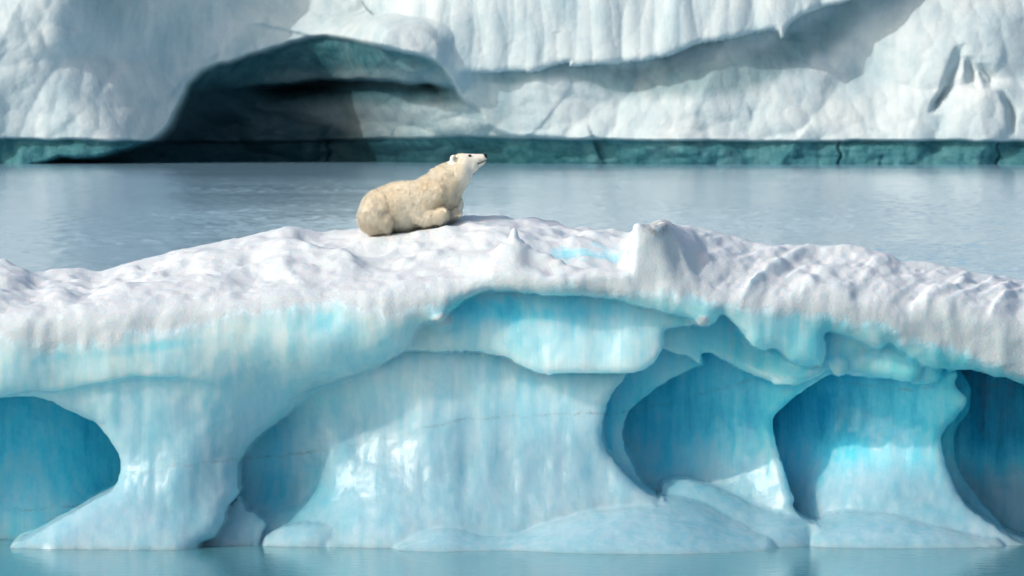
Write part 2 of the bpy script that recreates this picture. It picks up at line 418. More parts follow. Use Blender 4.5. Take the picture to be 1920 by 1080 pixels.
LIP = [(-700,760),(-300,640),(0,585),(200,575),(400,562),(600,552),(760,540),(860,525),(930,513),(1000,509),(1100,511),(1180,511),(1240,530),(1300,545),(1500,568),(1700,600),(1920,650),(2300,760),(2600,850)]
def build_field():
    sx, sy, sz = 0.034, 0.06, 0.032
    xs = np.arange(-13.2, 14.2, sx); ys = np.arange(-2.6, 9.0, sy); zs = np.arange(-0.42, 6.3, sz)
    X, Z = np.meshgrid(xs, zs, indexing='ij')
    def pix(d): return 960 + X*F_PX/(D0+d), ROW_H + (HC-Z)*F_PX/(D0+d)
    wob_x = 0.05*fbm(X*1.7, Z*1.7, 0, 3, 5); wob_z = 0.05*fbm(X*1.7, Z*1.7, 4.0, 3, 9)
    wf = 0.012*fbm(X*9, Z*9, 0, 2, 13)
    px, py = pix(4)
    Y = tps(BACK)(px, py); Y = 1.7 + (Y-1.7)*.62; ID = np.full(Y.shape, -1)
    for li, (name, poly, w, dref, ctrl) in enumerate(LAYERS):
        d = D0 + dref
        P = catmull(poly, 5)
        P = np.stack([xcol(P[:, 0], d), zrow(P[:, 1], d)], 1)
        sdv = poly_sd(X + wob_x + wf, Z + wob_z + wf, P)
        px, py = pix(dref)
        b = tps(ctrl)(px, py)
        b = np.where(b > 1.7, 1.7 + (b-1.7)*.62, b)
        wl = w
        if li == 0:   # the top of the great cave fades in softly
            soft = np.exp(-((px-650)/90)**2 - ((py-745)/45)**2) + np.exp(-((px-740)/60)**2 - ((py-655)/40)**2)*.15
            wl = w*(1 + 4*soft)
        t = np.clip(sdv/wl, 0, 1)
        y = b + wl*(1 - np.sqrt(np.clip(1-(1-t)**2, 0, 1)))
        y = np.where(sdv > 0, y, 99)
        m = y < Y
        Y = np.where(m, y, Y); ID[m] = li
    # melt flutes, dimples
    fl = fbm(X*2.6, Z*0.5, 0, 4, 21)
    amp = 0.05*np.ones_like(Y); amp[ID == 14] = 0.015
    Y = Y + amp*fl + 0.035*fbm(X*1.3, Z*1.3, 2.0, 4, 33) + 0.012*fbm(X*7, Z*5, 0, 3, 37)
    # thin crack line running across the cave walls
    # snow surface
    XX, YY = np.meshgrid(xs, ys, indexing='ij')
    d = D0 + YY
    cpx = 960 + XX*F_PX/(D0+2.5)
    rd = curve(RDEP, cpx); rr = curve(RIDGE, cpx); ll = curve(LIP, cpx)
    ld = 0.35
    zr = HC - (rr-ROW_H)*(D0+rd)/F_PX; zl = HC - (ll-ROW_H)*(D0+ld)/F_PX
    t = (YY-ld)/(rd-ld)
    tt = np.clip(t, -0.6, 1)
    basin = 0.16*sstep(940, 1000, cpx)*(1-sstep(1150, 1200, cpx))
    prof = tt + 0.10*np.sin(np.clip(tt, 0, 1)*math.pi)
    T = zl + (zr-zl)*np.minimum(prof, 1.0)
    T = T - basin*np.exp(-((YY-1.1)/0.5)**2)
    over = np.clip(YY - rd - 0.9, 0, None)
    T = T - 0.16*over**1.6
    over2 = np.clip(YY - rd - 0.15, 0, None)
    T = T - np.where((cpx > 1200) | (cpx < 200), 0.25*over2, 0.0)
    right = sstep(1230, 1330, cpx)
    calm = np.exp(-((cpx-770)/140)**4)*sstep(2.6, 3.2, YY)     # where the bear lies
    edge = sstep(-.1, .5, t)*(1-sstep(0.8, 1.0, t))            # keeps the traced ridge line
    n = 0.27*fbm(XX*0.9+3, YY*0.9, 0, 3, 51)*edge + (0.045+.03*sstep(600,900,cpx))*fbm(XX*2.2, YY*1.9, 0, 3, 57) + 0.07*ridged(XX*1.0+YY*.3, YY*1.1, 0, 3, 55)*edge*(1-right)
    g = ridged(XX*1.5 - YY*0.95, YY*0.45 + XX*.2, 0, 4, 61)     # grooves running down the right flank
    n = n*(1-0.4*right) + right*(0.15*g - .04 + 0.05*fbm(XX*5-YY*2, YY*2.2, 0, 3, 66))*sstep(-.4, .3, t)*(1-0.75*sstep(.85, 1.0, t))
    T = T + n*(1-calm) + 0.02*fbm(XX*6, YY*6, 0, 3, 71)
    def bump(cx, cy, rx, ry, row, p=2.0, skew=0):
        e = np.sqrt(((cpx-cx-skew*(YY-cy))/rx)**2 + ((YY-cy)/ry)**2)
        h = HC - (row-ROW_H)*(D0+cy)/F_PX
        return h, np.exp(-(e**p))
    for (cx, cy, rx, ry, row, p) in ((964,1.0,17,.30,426,1.9),(975,1.0,20,.4,448,1.9),(953,1.0,26,.4,458,1.9),(952,0.95,24,.35,456,1.8),(935,1.0,40,.5,480,2),(984,.95,16,.2,456,2),(1000,.85,22,.16,467,3),(1022,.75,24,.15,473,3),(1044,.65,20,.15,484,3),(1066,.55,24,.15,497,3),
                                     (1255,1.9,55,.9,426,3),(1172,1.6,12,.5,470,3),(900,1.6,40,.5,470,2),(535,4.0,28,.5,426,2),(930,4.6,18,.3,401,3),(1030,4.3,26,.3,413,3)):
        h, k = bump(cx, cy, rx, ry, row, p)
        T = np.where(h > T, T + (h-T)*k, T)
    hp = HC - (414 + 5*np.sin(cpx*.09) - ROW_H)*(D0+YY)/F_PX
    kp = sstep(1178, 1190, cpx)*(1-sstep(1240, 1310, cpx))*(.93+.07*fbm(XX*4, YY*4, 0, 3, 131))*sstep(0.02, .30, YY)*(1-sstep(1.5, 2.7, YY))
    T = np.where(hp > T, T + (hp-T)*kp, T)
    ends = sstep(11.0, 13.0, np.abs(XX-.4)); T = T*(1-ends) - 1.0*ends
    ppx, ppy = pix(.5)
    bl = np.interp(ppx, [-500,-200,0,60,130,200,250,340,440], [800,790,742,731,728,712,700,702,725]) + 60*wob_z
    Y = Y + np.where(ID == 0, .16*sstep(0, 7, ppy-bl)*sstep(450, 320, ppx)*sstep(930, 780, ppy), 0)
    Y = Y + 0.28*np.exp(-((ppx-1272-.35*(ppy-460))/24)**2)*sstep(400, 430, ppy)*sstep(600, 470, ppy)
    Y = Y - 0.22*np.exp(-(((ppx-828)/20)**2 + ((ppy-602)/13)**2))
    Y = Y + 6*sstep(11.0, 13.0, np.abs(X-.4))**2
    # implicit field
    gy = np.gradient(Y, sx, sz); GY = np.sqrt(1 + np.clip(gy[0]**2 + gy[1]**2, 0, 400))
    gt = np.gradient(T, sx, sy); GT = np.sqrt(1 + np.clip(gt[0]**2 + gt[1]**2, 0, 400))
    A = ((Y[:, None, :] - ys[None, :, None])/GY[:, None, :]).astype(np.float32)
    Bf = ((zs[None, None, :] - T[:, :, None])/GT[:, :, None]).astype(np.float32)
    cp = 960 + xs*F_PX/(D0+.5)
    k = (0.30 - 0.20*sstep(880, 960, cp)*(1-sstep(1290, 1340, cp)))[:, None, None].astype(np.float32)
    Fv = smax(A, Bf, k)
    back = (ys[None, :, None] - 8.2).astype(np.float32)
    Fv = np.maximum(Fv, np.maximum(back, -zs[None, None, :].astype(np.float32) - 0.36))
    Fv[0] = 1; Fv[-1] = 1; Fv[:, 0] = 1
    V, Q = surface_nets(Fv, (xs[0], ys[0], zs[0]), (sx, sy, sz))
    V = smooth_mesh(V, Q, 2, 0.5)
    # per vertex: which surface is it
    ix = np.clip(((V[:, 0]-xs[0])/sx).round().astype(int), 0, len(xs)-1)
    iy = np.clip(((V[:, 1]-ys[0])/sy).round().astype(int), 0, len(ys)-1)
    iz = np.clip(((V[:, 2]-zs[0])/sz).round().astype(int), 0, len(zs)-1)
    a = A[ix, iy, iz]; b = Bf[ix, iy, iz]
    top = b - a
    lay = ID[ix, iz]
    del A, Bf, Fv
    V[:, 1] += D0
    # fine relief
    N, _ = vnormals(V, Q)
    isnow = sstep(-.2, .2, top)
    n3 = fbm(V[:, 0]*6, V[:, 1]*6, V[:, 2]*6, 4, 81)*(0.010 + 0.010*isnow) + fbm(V[:, 0]*1.8, V[:, 1]*1.8, V[:, 2]*1.8, 2, 85)*0.02
    V = V + N*n3[:, None]
    return V, Q, top, lay, T, xs, ys

def zsurf(T, xs, ys, x, y):
    i = int(round((x-xs[0])/(xs[1]-xs[0]))); j = int(round((y-D0-ys[0])/(ys[1]-ys[0])))
    return float(T[i, j])

SNOWLINE = [(-700,700),(0,632),(60,640),(120,645),(250,628),(330,612),(400,600),(470,588),(560,575),(640,565),(700,580),(760,585),(800,575),(840,560),(900,535),(1000,538),(1100,542),(1200,552),(1300,556),(1400,575),(1500,583),(1600,604),(1700,628),(1800,655),(1850,690),(1920,700),(2600,820)]
BLUES = [(590,602,50,22,.13),(275,652,98,11,.22),(95,672,38,12,.16),(1000,572,170,32,.34),(1180,600,110,40,.12),(870,590,70,40,.22),(960,620,120,50,.15),(350,800,90,90,.14),(330,930,40,40,.12),(560,930,70,60,.25),(700,620,40,25,.12)]
def build_iceberg():
    V, Q, top, lay, T, xs, ys = build_field()
    N, fn = vnormals(V, Q)
    px = 960 + V[:, 0]*F_PX/V[:, 1]; py = ROW_H + (HC-V[:, 2])*F_PX/V[:, 1]
    dep = V[:, 1] - D0
    wob = 14*fbm(V[:, 0]*2.5, V[:, 2]*1.5, V[:, 1], 3, 91)
    line = curve(SNOWLINE, px) + wob + 15*fbm(V[:, 0]*7, V[:, 2]*.6, V[:, 1], 3, 92)
    snow = np.maximum(sstep(40, -34, py - line), 0)
    snow = np.maximum(snow, sstep(0.05, 0.4, top)*sstep(60, 0, py-line))
    snow = np.maximum(snow, 0.9*np.exp(-(((px-830)/22)**2 + ((py-600)/14)**2)**2))
    snow = np.maximum(snow, 0.8*np.exp(-(((px-1318)/16)**2 + ((py-602)/12)**2)**2))
    blue = np.full(len(V), 0.10)
    blue += 0.15*np.clip(dep-0.9, 0, 5)*(top < .1)                       # bluer with depth behind the front
    blue += 0.22*sstep(1150, 1500, px)*sstep(960, 850, py)
    blue += 0.10*sstep(820, 930, py)*(lay != -1) + 0.06*(lay == len(LAYERS)-1)  # bluer below to temper the sunlight there; tongue's own tone added
    sun_dim_wet = np.clip(sstep(720, 880, py) + .25*(lay == len(LAYERS)-1), 0, 1)*(1-sstep(1.5, 2.4, dep)*np.where(px > 450, sstep(940, 840, py), 1))  # painted darkening that offsets sun on the lower ice; tongue also wet
    blue *= 1 - .62*sstep(790, 930, py + 55*fbm(V[:, 0]*1.4, V[:, 2]*.5, 0, 4, 98))*np.where(px > 1150, 1, sstep(2.4, 1.4, dep))
    for (cx, cy, rx, ry, a) in BLUES:
        blue += a*np.exp(-(((px-cx)/rx)**2 + ((py-cy+.14*(px-cx)*(cx < 600))/ry)**2)**2.0)*(0.75+.5*fbm(V[:, 0]*3, V[:, 2]*2, 0, 3, 93))
    bsn = np.exp(-(((px-1105)/85)**2 + ((py-480)/30)**2)**2)*sstep(.6, 1.0, dep)*sstep(-.45, .5, fbm(V[:, 0]*2.6, V[:, 1]*4, 0, 4, 94))
    snow = snow*(1-0.9*bsn); blue += 0.12*bsn
    # grey-brown melt crack across the lower ice
    cl = np.interp(px, [-200,0,150,240,330,440,560,640,760,860,960,1060,1170,1240,1330,1400,1480,1560,1700,1900], [960,958,950,890,873,862,848,840,812,788,780,777,775,760,735,712,707,712,730,720])
    cl = cl + 5*fbm(V[:, 0]*4, V[:, 0]*0, 0, 3, 95)
    dirt = 0.75*np.exp(-((py-cl)/2.2)**2)*sstep(690, 720, py)*(0.5+0.5*fbm(V[:, 0]*3, V[:, 2]*3, 0, 3, 97))
    dirt[lay == 1] = 0
    dirt += 0.9*np.exp(-(((px-1232)/30)**2 + ((py-424)/16)**2)**1.5)
    attrs = {'sun_dim_wet': sun_dim_wet, 'snow': snow, 'blue': np.clip(blue, 0, 1), 'dirt': np.clip(dirt, 0, 1)}
    root = empty('iceberg', (0.0, D0+2, 0.0), label='low snow-topped blue iceberg with scooped-out arches that the bear lies on', category='iceberg')
    fpx = px[Q].mean(1); fpy = py[Q].mean(1)
    ftop = (top[Q].mean(1) > 0) | (snow[Q].mean(1) > 0.5)
    flay = np.median(lay[Q], axis=1).astype(int)
    pillar = (flay == 0) & (fpy > 760)
    part = np.where(ftop, 0, 1)
    names = ['snow_cap', 'ice_body']
    for li, L in enumerate(LAYERS):
        if li == 0: continue
        m = (flay == li) & ~ftop
        if m.sum() < 50: continue
        names.append(L[0]); part[m] = len(names)-1
    nf = len(Q)
    E = np.sort(np.concatenate([Q[:, [0, 1]], Q[:, [1, 2]], Q[:, [2, 3]], Q[:, [3, 0]]]), axis=1)
    key = E[:, 0].astype(np.int64)*len(V) + E[:, 1]; fi = np.tile(np.arange(nf), 4)
    o = np.argsort(key, kind='stable'); ks, fs = key[o], fi[o]
    mm = ks[1:] == ks[:-1]; fa, fb = fs[:-1][mm], fs[1:][mm]
    def comps(part):
        lab = np.arange(nf); same = part[fa] == part[fb]; a, b = fa[same], fb[same]
        while True:
            m = np.minimum(lab[a], lab[b]); new = lab.copy()
            np.minimum.at(new, lab[a], m); np.minimum.at(new, lab[b], m)
            new = new[new]; new = new[new]
            if (new == lab).all(): return lab
            lab = new
    for _ in range(6):      # crumbs of a part join the part round them
        lab = comps(part); u, inv, cnt = np.unique(lab, return_inverse=True, return_counts=True)
        small = cnt[inv] < 700
        if not small.any(): break
        diff = part[fa] != part[fb]
        vote = {}
        for x, y in ((fa, fb), (fb, fa)):
            m = diff & small[x] & ~small[y]
            for l, pv in zip(lab[x[m]], part[y[m]]): vote.setdefault(l, []).append(pv)
        best = {l: max(set(v), key=v.count) for l, v in vote.items()}
        if not best: break
        tab = np.full(nf, -1); 
        for l, pv in best.items(): tab[l] = pv
        part = np.where(small & (tab[lab] >= 0), tab[lab], part)
    lab = comps(part); u, cnt = np.unique(lab, return_counts=True)
    df = lab[fa] != lab[fb]
    vs = E[o[:-1][mm][df]].ravel()
    seam = np.zeros(len(V)); seam[vs] = 1
    deg = np.bincount(E.ravel(), minlength=len(V)).astype(float)
    for k in range(9):
        sm = (np.bincount(E[:, 0], seam[E[:, 1]], len(V)) + np.bincount(E[:, 1], seam[E[:, 0]], len(V)))/np.maximum(deg, 1)
        seam = np.maximum(seam*.97, sm) if k < 4 else sm
    seam[vs] = 1
    attrs['seam'] = np.clip(seam*1.6, 0, 1)
    for l, c in zip(u, cnt):
        m = lab == l
        if c < 300: continue
        nm = names[part[l]]
        v, q, at, uu = submesh(V, Q, m, attrs)
        mesh_obj(nm, v, q, M_ICE, root, at, N[uu])
    return T, xs, ys
T_, XS_, YS_ = build_iceberg()

# ------------------------------------------------------------------ polar bear
def build_bear():
    dB = 103.35
    s = dB/F_PX
    BX = xcol(790, dB); 
    def P(px, py, v=0.0): return np.array([xcol(px, dB), v, zrow(py, dB)])
    step = 0.013
    lo = P(655, 450); hi = P(925, 275)
    xs = np.arange(lo[0], hi[0], step); ys = np.arange(-0.72, 0.62, step); zs = np.arange(lo[2], hi[2], step)
    X, Y, Z = np.meshgrid(xs, ys, zs, indexing='ij', copy=False)
    X = X.astype(np.float32); Y = Y.astype(np.float32); Z = Z.astype(np.float32)
    F = np.full(X.shape, 9.0, np.float32)
    def cone(a, b, k=0.05, vs=1.0):
        """rounded cone between two (px, py, v, r_px); vs > 1 widens it sideways"""
        nonlocal F
        A = P(*a[:3]); B = P(*b[:3]); ra, rb = a[3]*s, b[3]*s
        vm = (A[1]+B[1])/2
        def tr(p): return np.array([p[0], (p[1]-vm)/vs, p[2]])
        A, B = tr(A), tr(B); Yv = (Y-vm)/vs
        d = B-A; L = float(d@d) + 1e-9
        t = np.clip(((X-A[0])*d[0] + (Yv-A[1])*d[1] + (Z-A[2])*d[2])/L, 0, 1)
        q = np.sqrt((X-A[0]-d[0]*t)**2 + (Yv-A[1]-d[1]*t)**2 + (Z-A[2]-d[2]*t)**2) - (ra + (rb-ra)*t)
        F = smin(F, q.astype(np.float32), k)
    # trunk
    cone((718,396,.02,41), (752,388,0,45), .06, 1.12)
    cone((750,388,0,44), (793,381,0,41), .06, 1.12)
    cone((793,381,0,41), (826,366,0,36), .06, 1.05)
    # neck
    cone((815,362,0,36), (838,344,0,33), .08, .95)
    cone((838,344,0,34), (857,326,0,28), .07, .9)
    cone((857,326,0,28), (868,309,0,20), .06, .9)
    # head
    cone((867,305,0,17), (874,305,0,16.5), .03, .95)
    cone((872,309,0,19), (884,310,0,14.5), .03, .95)
    cone((880,301,0,13), (904,297.5,0,9), .02, 1.0)
    cone((882,312,0,11), (903,304,0,6.4), .02, .9)
    # thighs and hind feet
    for sgn in (-1, 1):
        cone((712,390,sgn*.22,30), (702,407,sgn*.31,29), .016)
        cone((703,405,sgn*.31,29), (722,413,sgn*.38,18), .016)
        cone((700,426,sgn*.25,12), (727,427,sgn*.34,9), .03)
    # near foreleg: shoulder, elbow back, forearm lying forward, paw turned in
    cone((814,366,-.19,28), (788,398,-.31,19), .04)
    cone((790,400,-.28,19), (806,406,-.36,14.5), .03)
    cone((800,407,-.34,15), (824,405,-.40,12.5), .03)
    cone((824,405,-.40,12.5), (829,402,-.40,12.5), .02)
    # far foreleg
    cone((838,362,.12,26), (852,384,.08,16.5), .04)
    cone((852,384,.08,16.5), (853,397,.02,13.5), .03)
    cone((853,399,.0,12.5), (850,401,-.10,11.5), .02)
    # toes of both fore paws
    for i in range(4):
        cone((846+i*5.5,401-i*.5,-.14,4.2), (846.5+i*5.5,406-i*.5,-.20,3.6), .008)
        cone((832,394+i*5.2,-.44+.02*i,4.8), (836,396+i*4.6,-.47+.03*i,4.0), .008)
    # ears
    for sgn in (-1, 1):
        e = P(850, 299, sgn*.135)
        q = np.sqrt(((X-e[0])/.064)**2 + ((Y-e[1])/.036)**2 + ((Z-e[2])/.088)**2)
        F = smin(F, ((q-1)*.034).astype(np.float32), .018)
        c = P(853.5, 298, sgn*.175)
        q = np.sqrt(((X-c[0])/.036)**2 + ((Y-c[1])/.034)**2 + ((Z-c[2])/.052)**2)
        F = smax(F, (-(q-1)*.03).astype(np.float32), .01)
        c = P(881, 291.5, sgn*.118)     # eye socket
        q = np.sqrt((X-c[0])**2 + (Y-c[1])**2 + (Z-c[2])**2) - .022
        F = smax(F, (-q).astype(np.float32), .02)
    # mouth line
    for sgn in (-1,):
        A = P(897, 306.5, 0); B = P(912, 301, 0); d = B-A
        t = np.clip(((X-A[0])*d[0] + (Z-A[2])*d[2])/float(d@d), 0, 1)
        q = np.sqrt((X-A[0]-d[0]*t)**2 + (Z-A[2]-d[2]*t)**2) - .006
        q = np.maximum(q, .045 - np.abs(Y))
        F = smax(F, (-q).astype(np.float32), .008)
    V, Q = surface_nets(F, (xs[0], ys[0], zs[0]), (step,)*3)
    V = smooth_mesh(V, Q, 3, 0.5)
    V[:, 1] += dB
    N, _ = vnormals(V, Q)
    px = 960 + V[:, 0]*F_PX/dB; py = ROW_H + (HC-V[:, 2])*F_PX/dB; v = V[:, 1]-dB
    V = V + N*(0.005*fbm(V[:, 0]*5, V[:, 1]*5, V[:, 2]*5, 3, 101)*sstep(870, 840, px) + 0.010*sstep(880, 855, px)*(.0+1.2*np.exp(-(((px-835)/22)**2+((py-365)/24)**2))+.65*np.exp(-(((px-838)/26)**2+((py-365)/26)**2))+.5*np.exp(-(((px-705)/26)**2+((py-405)/26)**2)))*ridged(V[:, 0]*13 + V[:, 2]*9, V[:, 2]*6 - V[:, 0]*5, V[:, 1]*7, 2, 103))[:, None]
    def g(cx, cy, rx, ry, p=1.0): return np.exp(-(((px-cx)/rx)**2 + ((py-cy)/ry)**2)**p)
    tint = 0.14 + .16*sstep(845, 870, px)*sstep(345, 315, py) + .6*( .55*g(735,385,16,32) + .5*g(805,345,22,14) + .55*g(820,385,28,14) + .35*g(700,355,30,14) + .35*g(712,428,30,8) + .3*g(690,420,18,18) + .3*g(835,345,12,22) - .2*g(770,400,25,25))
    dark = np.zeros(len(V))
    A = np.array([896, 307.0]); B = np.array([912, 300.5]); d = B-A
    t = np.clip(((px-A[0])*d[0] + (py-A[1])*d[1])/(d@d), 0, 1)
    dl = np.hypot(px-A[0]-d[0]*t, py-A[1]-d[1]*t)
    dark = np.maximum(dark, .85*sstep(2.0, .8, dl))
    dark = np.maximum(dark, .9*sstep(4.2, 2.2, np.hypot(px-881, (py-291.8)*1.3)))
    dark = np.maximum(dark, .35*g(902,300,6,4))
    dark = np.maximum(dark, .55*sstep(1.2, .7, np.hypot((px-855)/4, (py-299)/6))*(np.abs(v) > .10))
    root = empty('polar_bear', (P(760, 430)[0], dB, P(760, 430)[2]), label='cream polar bear lying on the snowy crest with its head raised', category='polar bear')
    attrs = {'tint': np.clip(tint, 0, 1), 'dark': dark}
    mesh_obj('body', V, Q, M_FUR, root, {'tint': np.clip(tint+.12*sstep(885, 860, px), 0, 1), 'dark': dark})
    # fur: short tufts lying back along the body
    rs = np.random.RandomState(5)
    tri = np.concatenate([Q[:, [0, 1, 2]], Q[:, [0, 2, 3]]])
    ar = np.linalg.norm(np.cross(V[tri[:, 1]]-V[tri[:, 0]], V[tri[:, 2]]-V[tri[:, 0]]), axis=1)
    n = 34000
    f = rs.choice(len(tri), n, p=ar/ar.sum())
    r1 = np.sqrt(rs.rand(n)); r2 = rs.rand(n); w = np.stack([1-r1, r1*(1-r2), r1*r2], 1)
    p = (V[tri[f]]*w[:, :, None]).sum(1); nn = (N[tri[f]]*w[:, :, None]).sum(1); nn /= np.linalg.norm(nn, axis=1)[:, None]
    ti = (attrs['tint'][tri[f]]*w).sum(1); da = (dark[tri[f]]*w).sum(1)
    ppx = 960 + p[:, 0]*F_PX/dB; ppy = ROW_H + (HC-p[:, 2])*F_PX/dB
    keep = (da < .2) & (ppx < 898) & (np.hypot((ppx-851)/11, (ppy-298)/10) > 1); p, nn, ti, ppx, ppy = p[keep], nn[keep], ti[keep], ppx[keep], ppy[keep]; n = len(p)
    flow = np.stack([-np.ones(n)*.8, np.zeros(n), -0.75*np.ones(n)], 1)
    hd = sstep(835, 870, ppx)*sstep(345, 320, ppy); flow[:, 0] -= hd*.8; flow[:, 2] += hd*.3
    cl = np.stack([fbm(p[:, 0]*14, p[:, 1]*14, p[:, 2]*14, 2, 111+k) for k in range(3)], 1)
    flow += .7*cl + rs.randn(n, 3)*.15
    flow -= nn*(flow*nn).sum(1)[:, None]
    flow /= np.maximum(np.linalg.norm(flow, axis=1), 1e-6)[:, None]
    body = sstep(885, 845, ppx)
    ln = (0.016 + 0.056*body)*(0.7+.6*rs.rand(n))
    lift = (0.16 + .34*body)*(0.6+.8*rs.rand(n))
    tip = p + (flow + nn*lift[:, None])*ln[:, None]
    side = np.cross(flow, nn); wd = (0.003 + .0085*body)[:, None]
    base = p - nn*.004
    FV = np.empty((n*3, 3)); FV[0::3] = base - side*wd; FV[1::3] = base + side*wd; FV[2::3] = tip
    FQ = np.arange(n*3).reshape(-1, 3)
    NN = np.repeat(nn*.85 + flow*.25, 3, 0); NN /= np.linalg.norm(NN, axis=1)[:, None]
    uu = -.73*p[:, 0] - .68*p[:, 2]; ww = .68*p[:, 0] - .73*p[:, 2]
    ti = ti + .28*fbm(uu*9 + 2*cl[:, 0], ww*30, p[:, 1]*12, 2, 121)*sstep(895, 870, ppx)
    tj = np.clip(np.repeat(ti + rs.randn(n)*.10, 3), 0, 1)
    mesh_obj('fur', FV, FQ, make_fur(True), root, {'tint': tj, 'dark': np.zeros(n*3)}, NN)
    # small parts
    m_nose = make_plain('black_nose', (.008, .008, .009), .35)
    m_eye = make_plain('dark_eye', (.006, .005, .005), .12)
    m_claw = make_plain('dark_claw', (.03, .025, .022), .4)
    def ellipsoid(name, c, r, mat, rot=0.0, nu=20, nv=12):
        vs = []; 
        for j in range(nv+1):
            th = math.pi*j/nv
            for i in range(nu):
                ph = 2*math.pi*i/nu
                x, y, z = math.sin(th)*math.cos(ph)*r[0], math.sin(th)*math.sin(ph)*r[1], math.cos(th)*r[2]
                x, z = x*math.cos(rot)+z*math.sin(rot), -x*math.sin(rot)+z*math.cos(rot)
                vs.append((c[0]+x, c[1]+y, c[2]+z))
        q = [(j*nu+i, j*nu+(i+1) % nu, (j+1)*nu+(i+1) % nu, (j+1)*nu+i) for j in range(nv) for i in range(nu)]
        return mesh_obj(name, np.array(vs), np.array(q)[:, ::-1], mat, root)
    def W(px, py, v): 
        a = P(px, py, v); return (a[0], a[1]+dB, a[2])
    ellipsoid('nose', W(909.3, 293.5, 0), (.046, .062, .060), m_nose, .5)
    for sgn in (-1, 1):
        ellipsoid('eye', W(881.2, 292, sgn*.103), (.023, .015, .018), m_eye)
    for i in range(4):
        a = W(846.5+i*5.5, 407.5-i*.5, -.225)
        ellipsoid('claw', a, (.008, .03, .011), m_claw, 0, 10, 8)
    return root
build_bear()

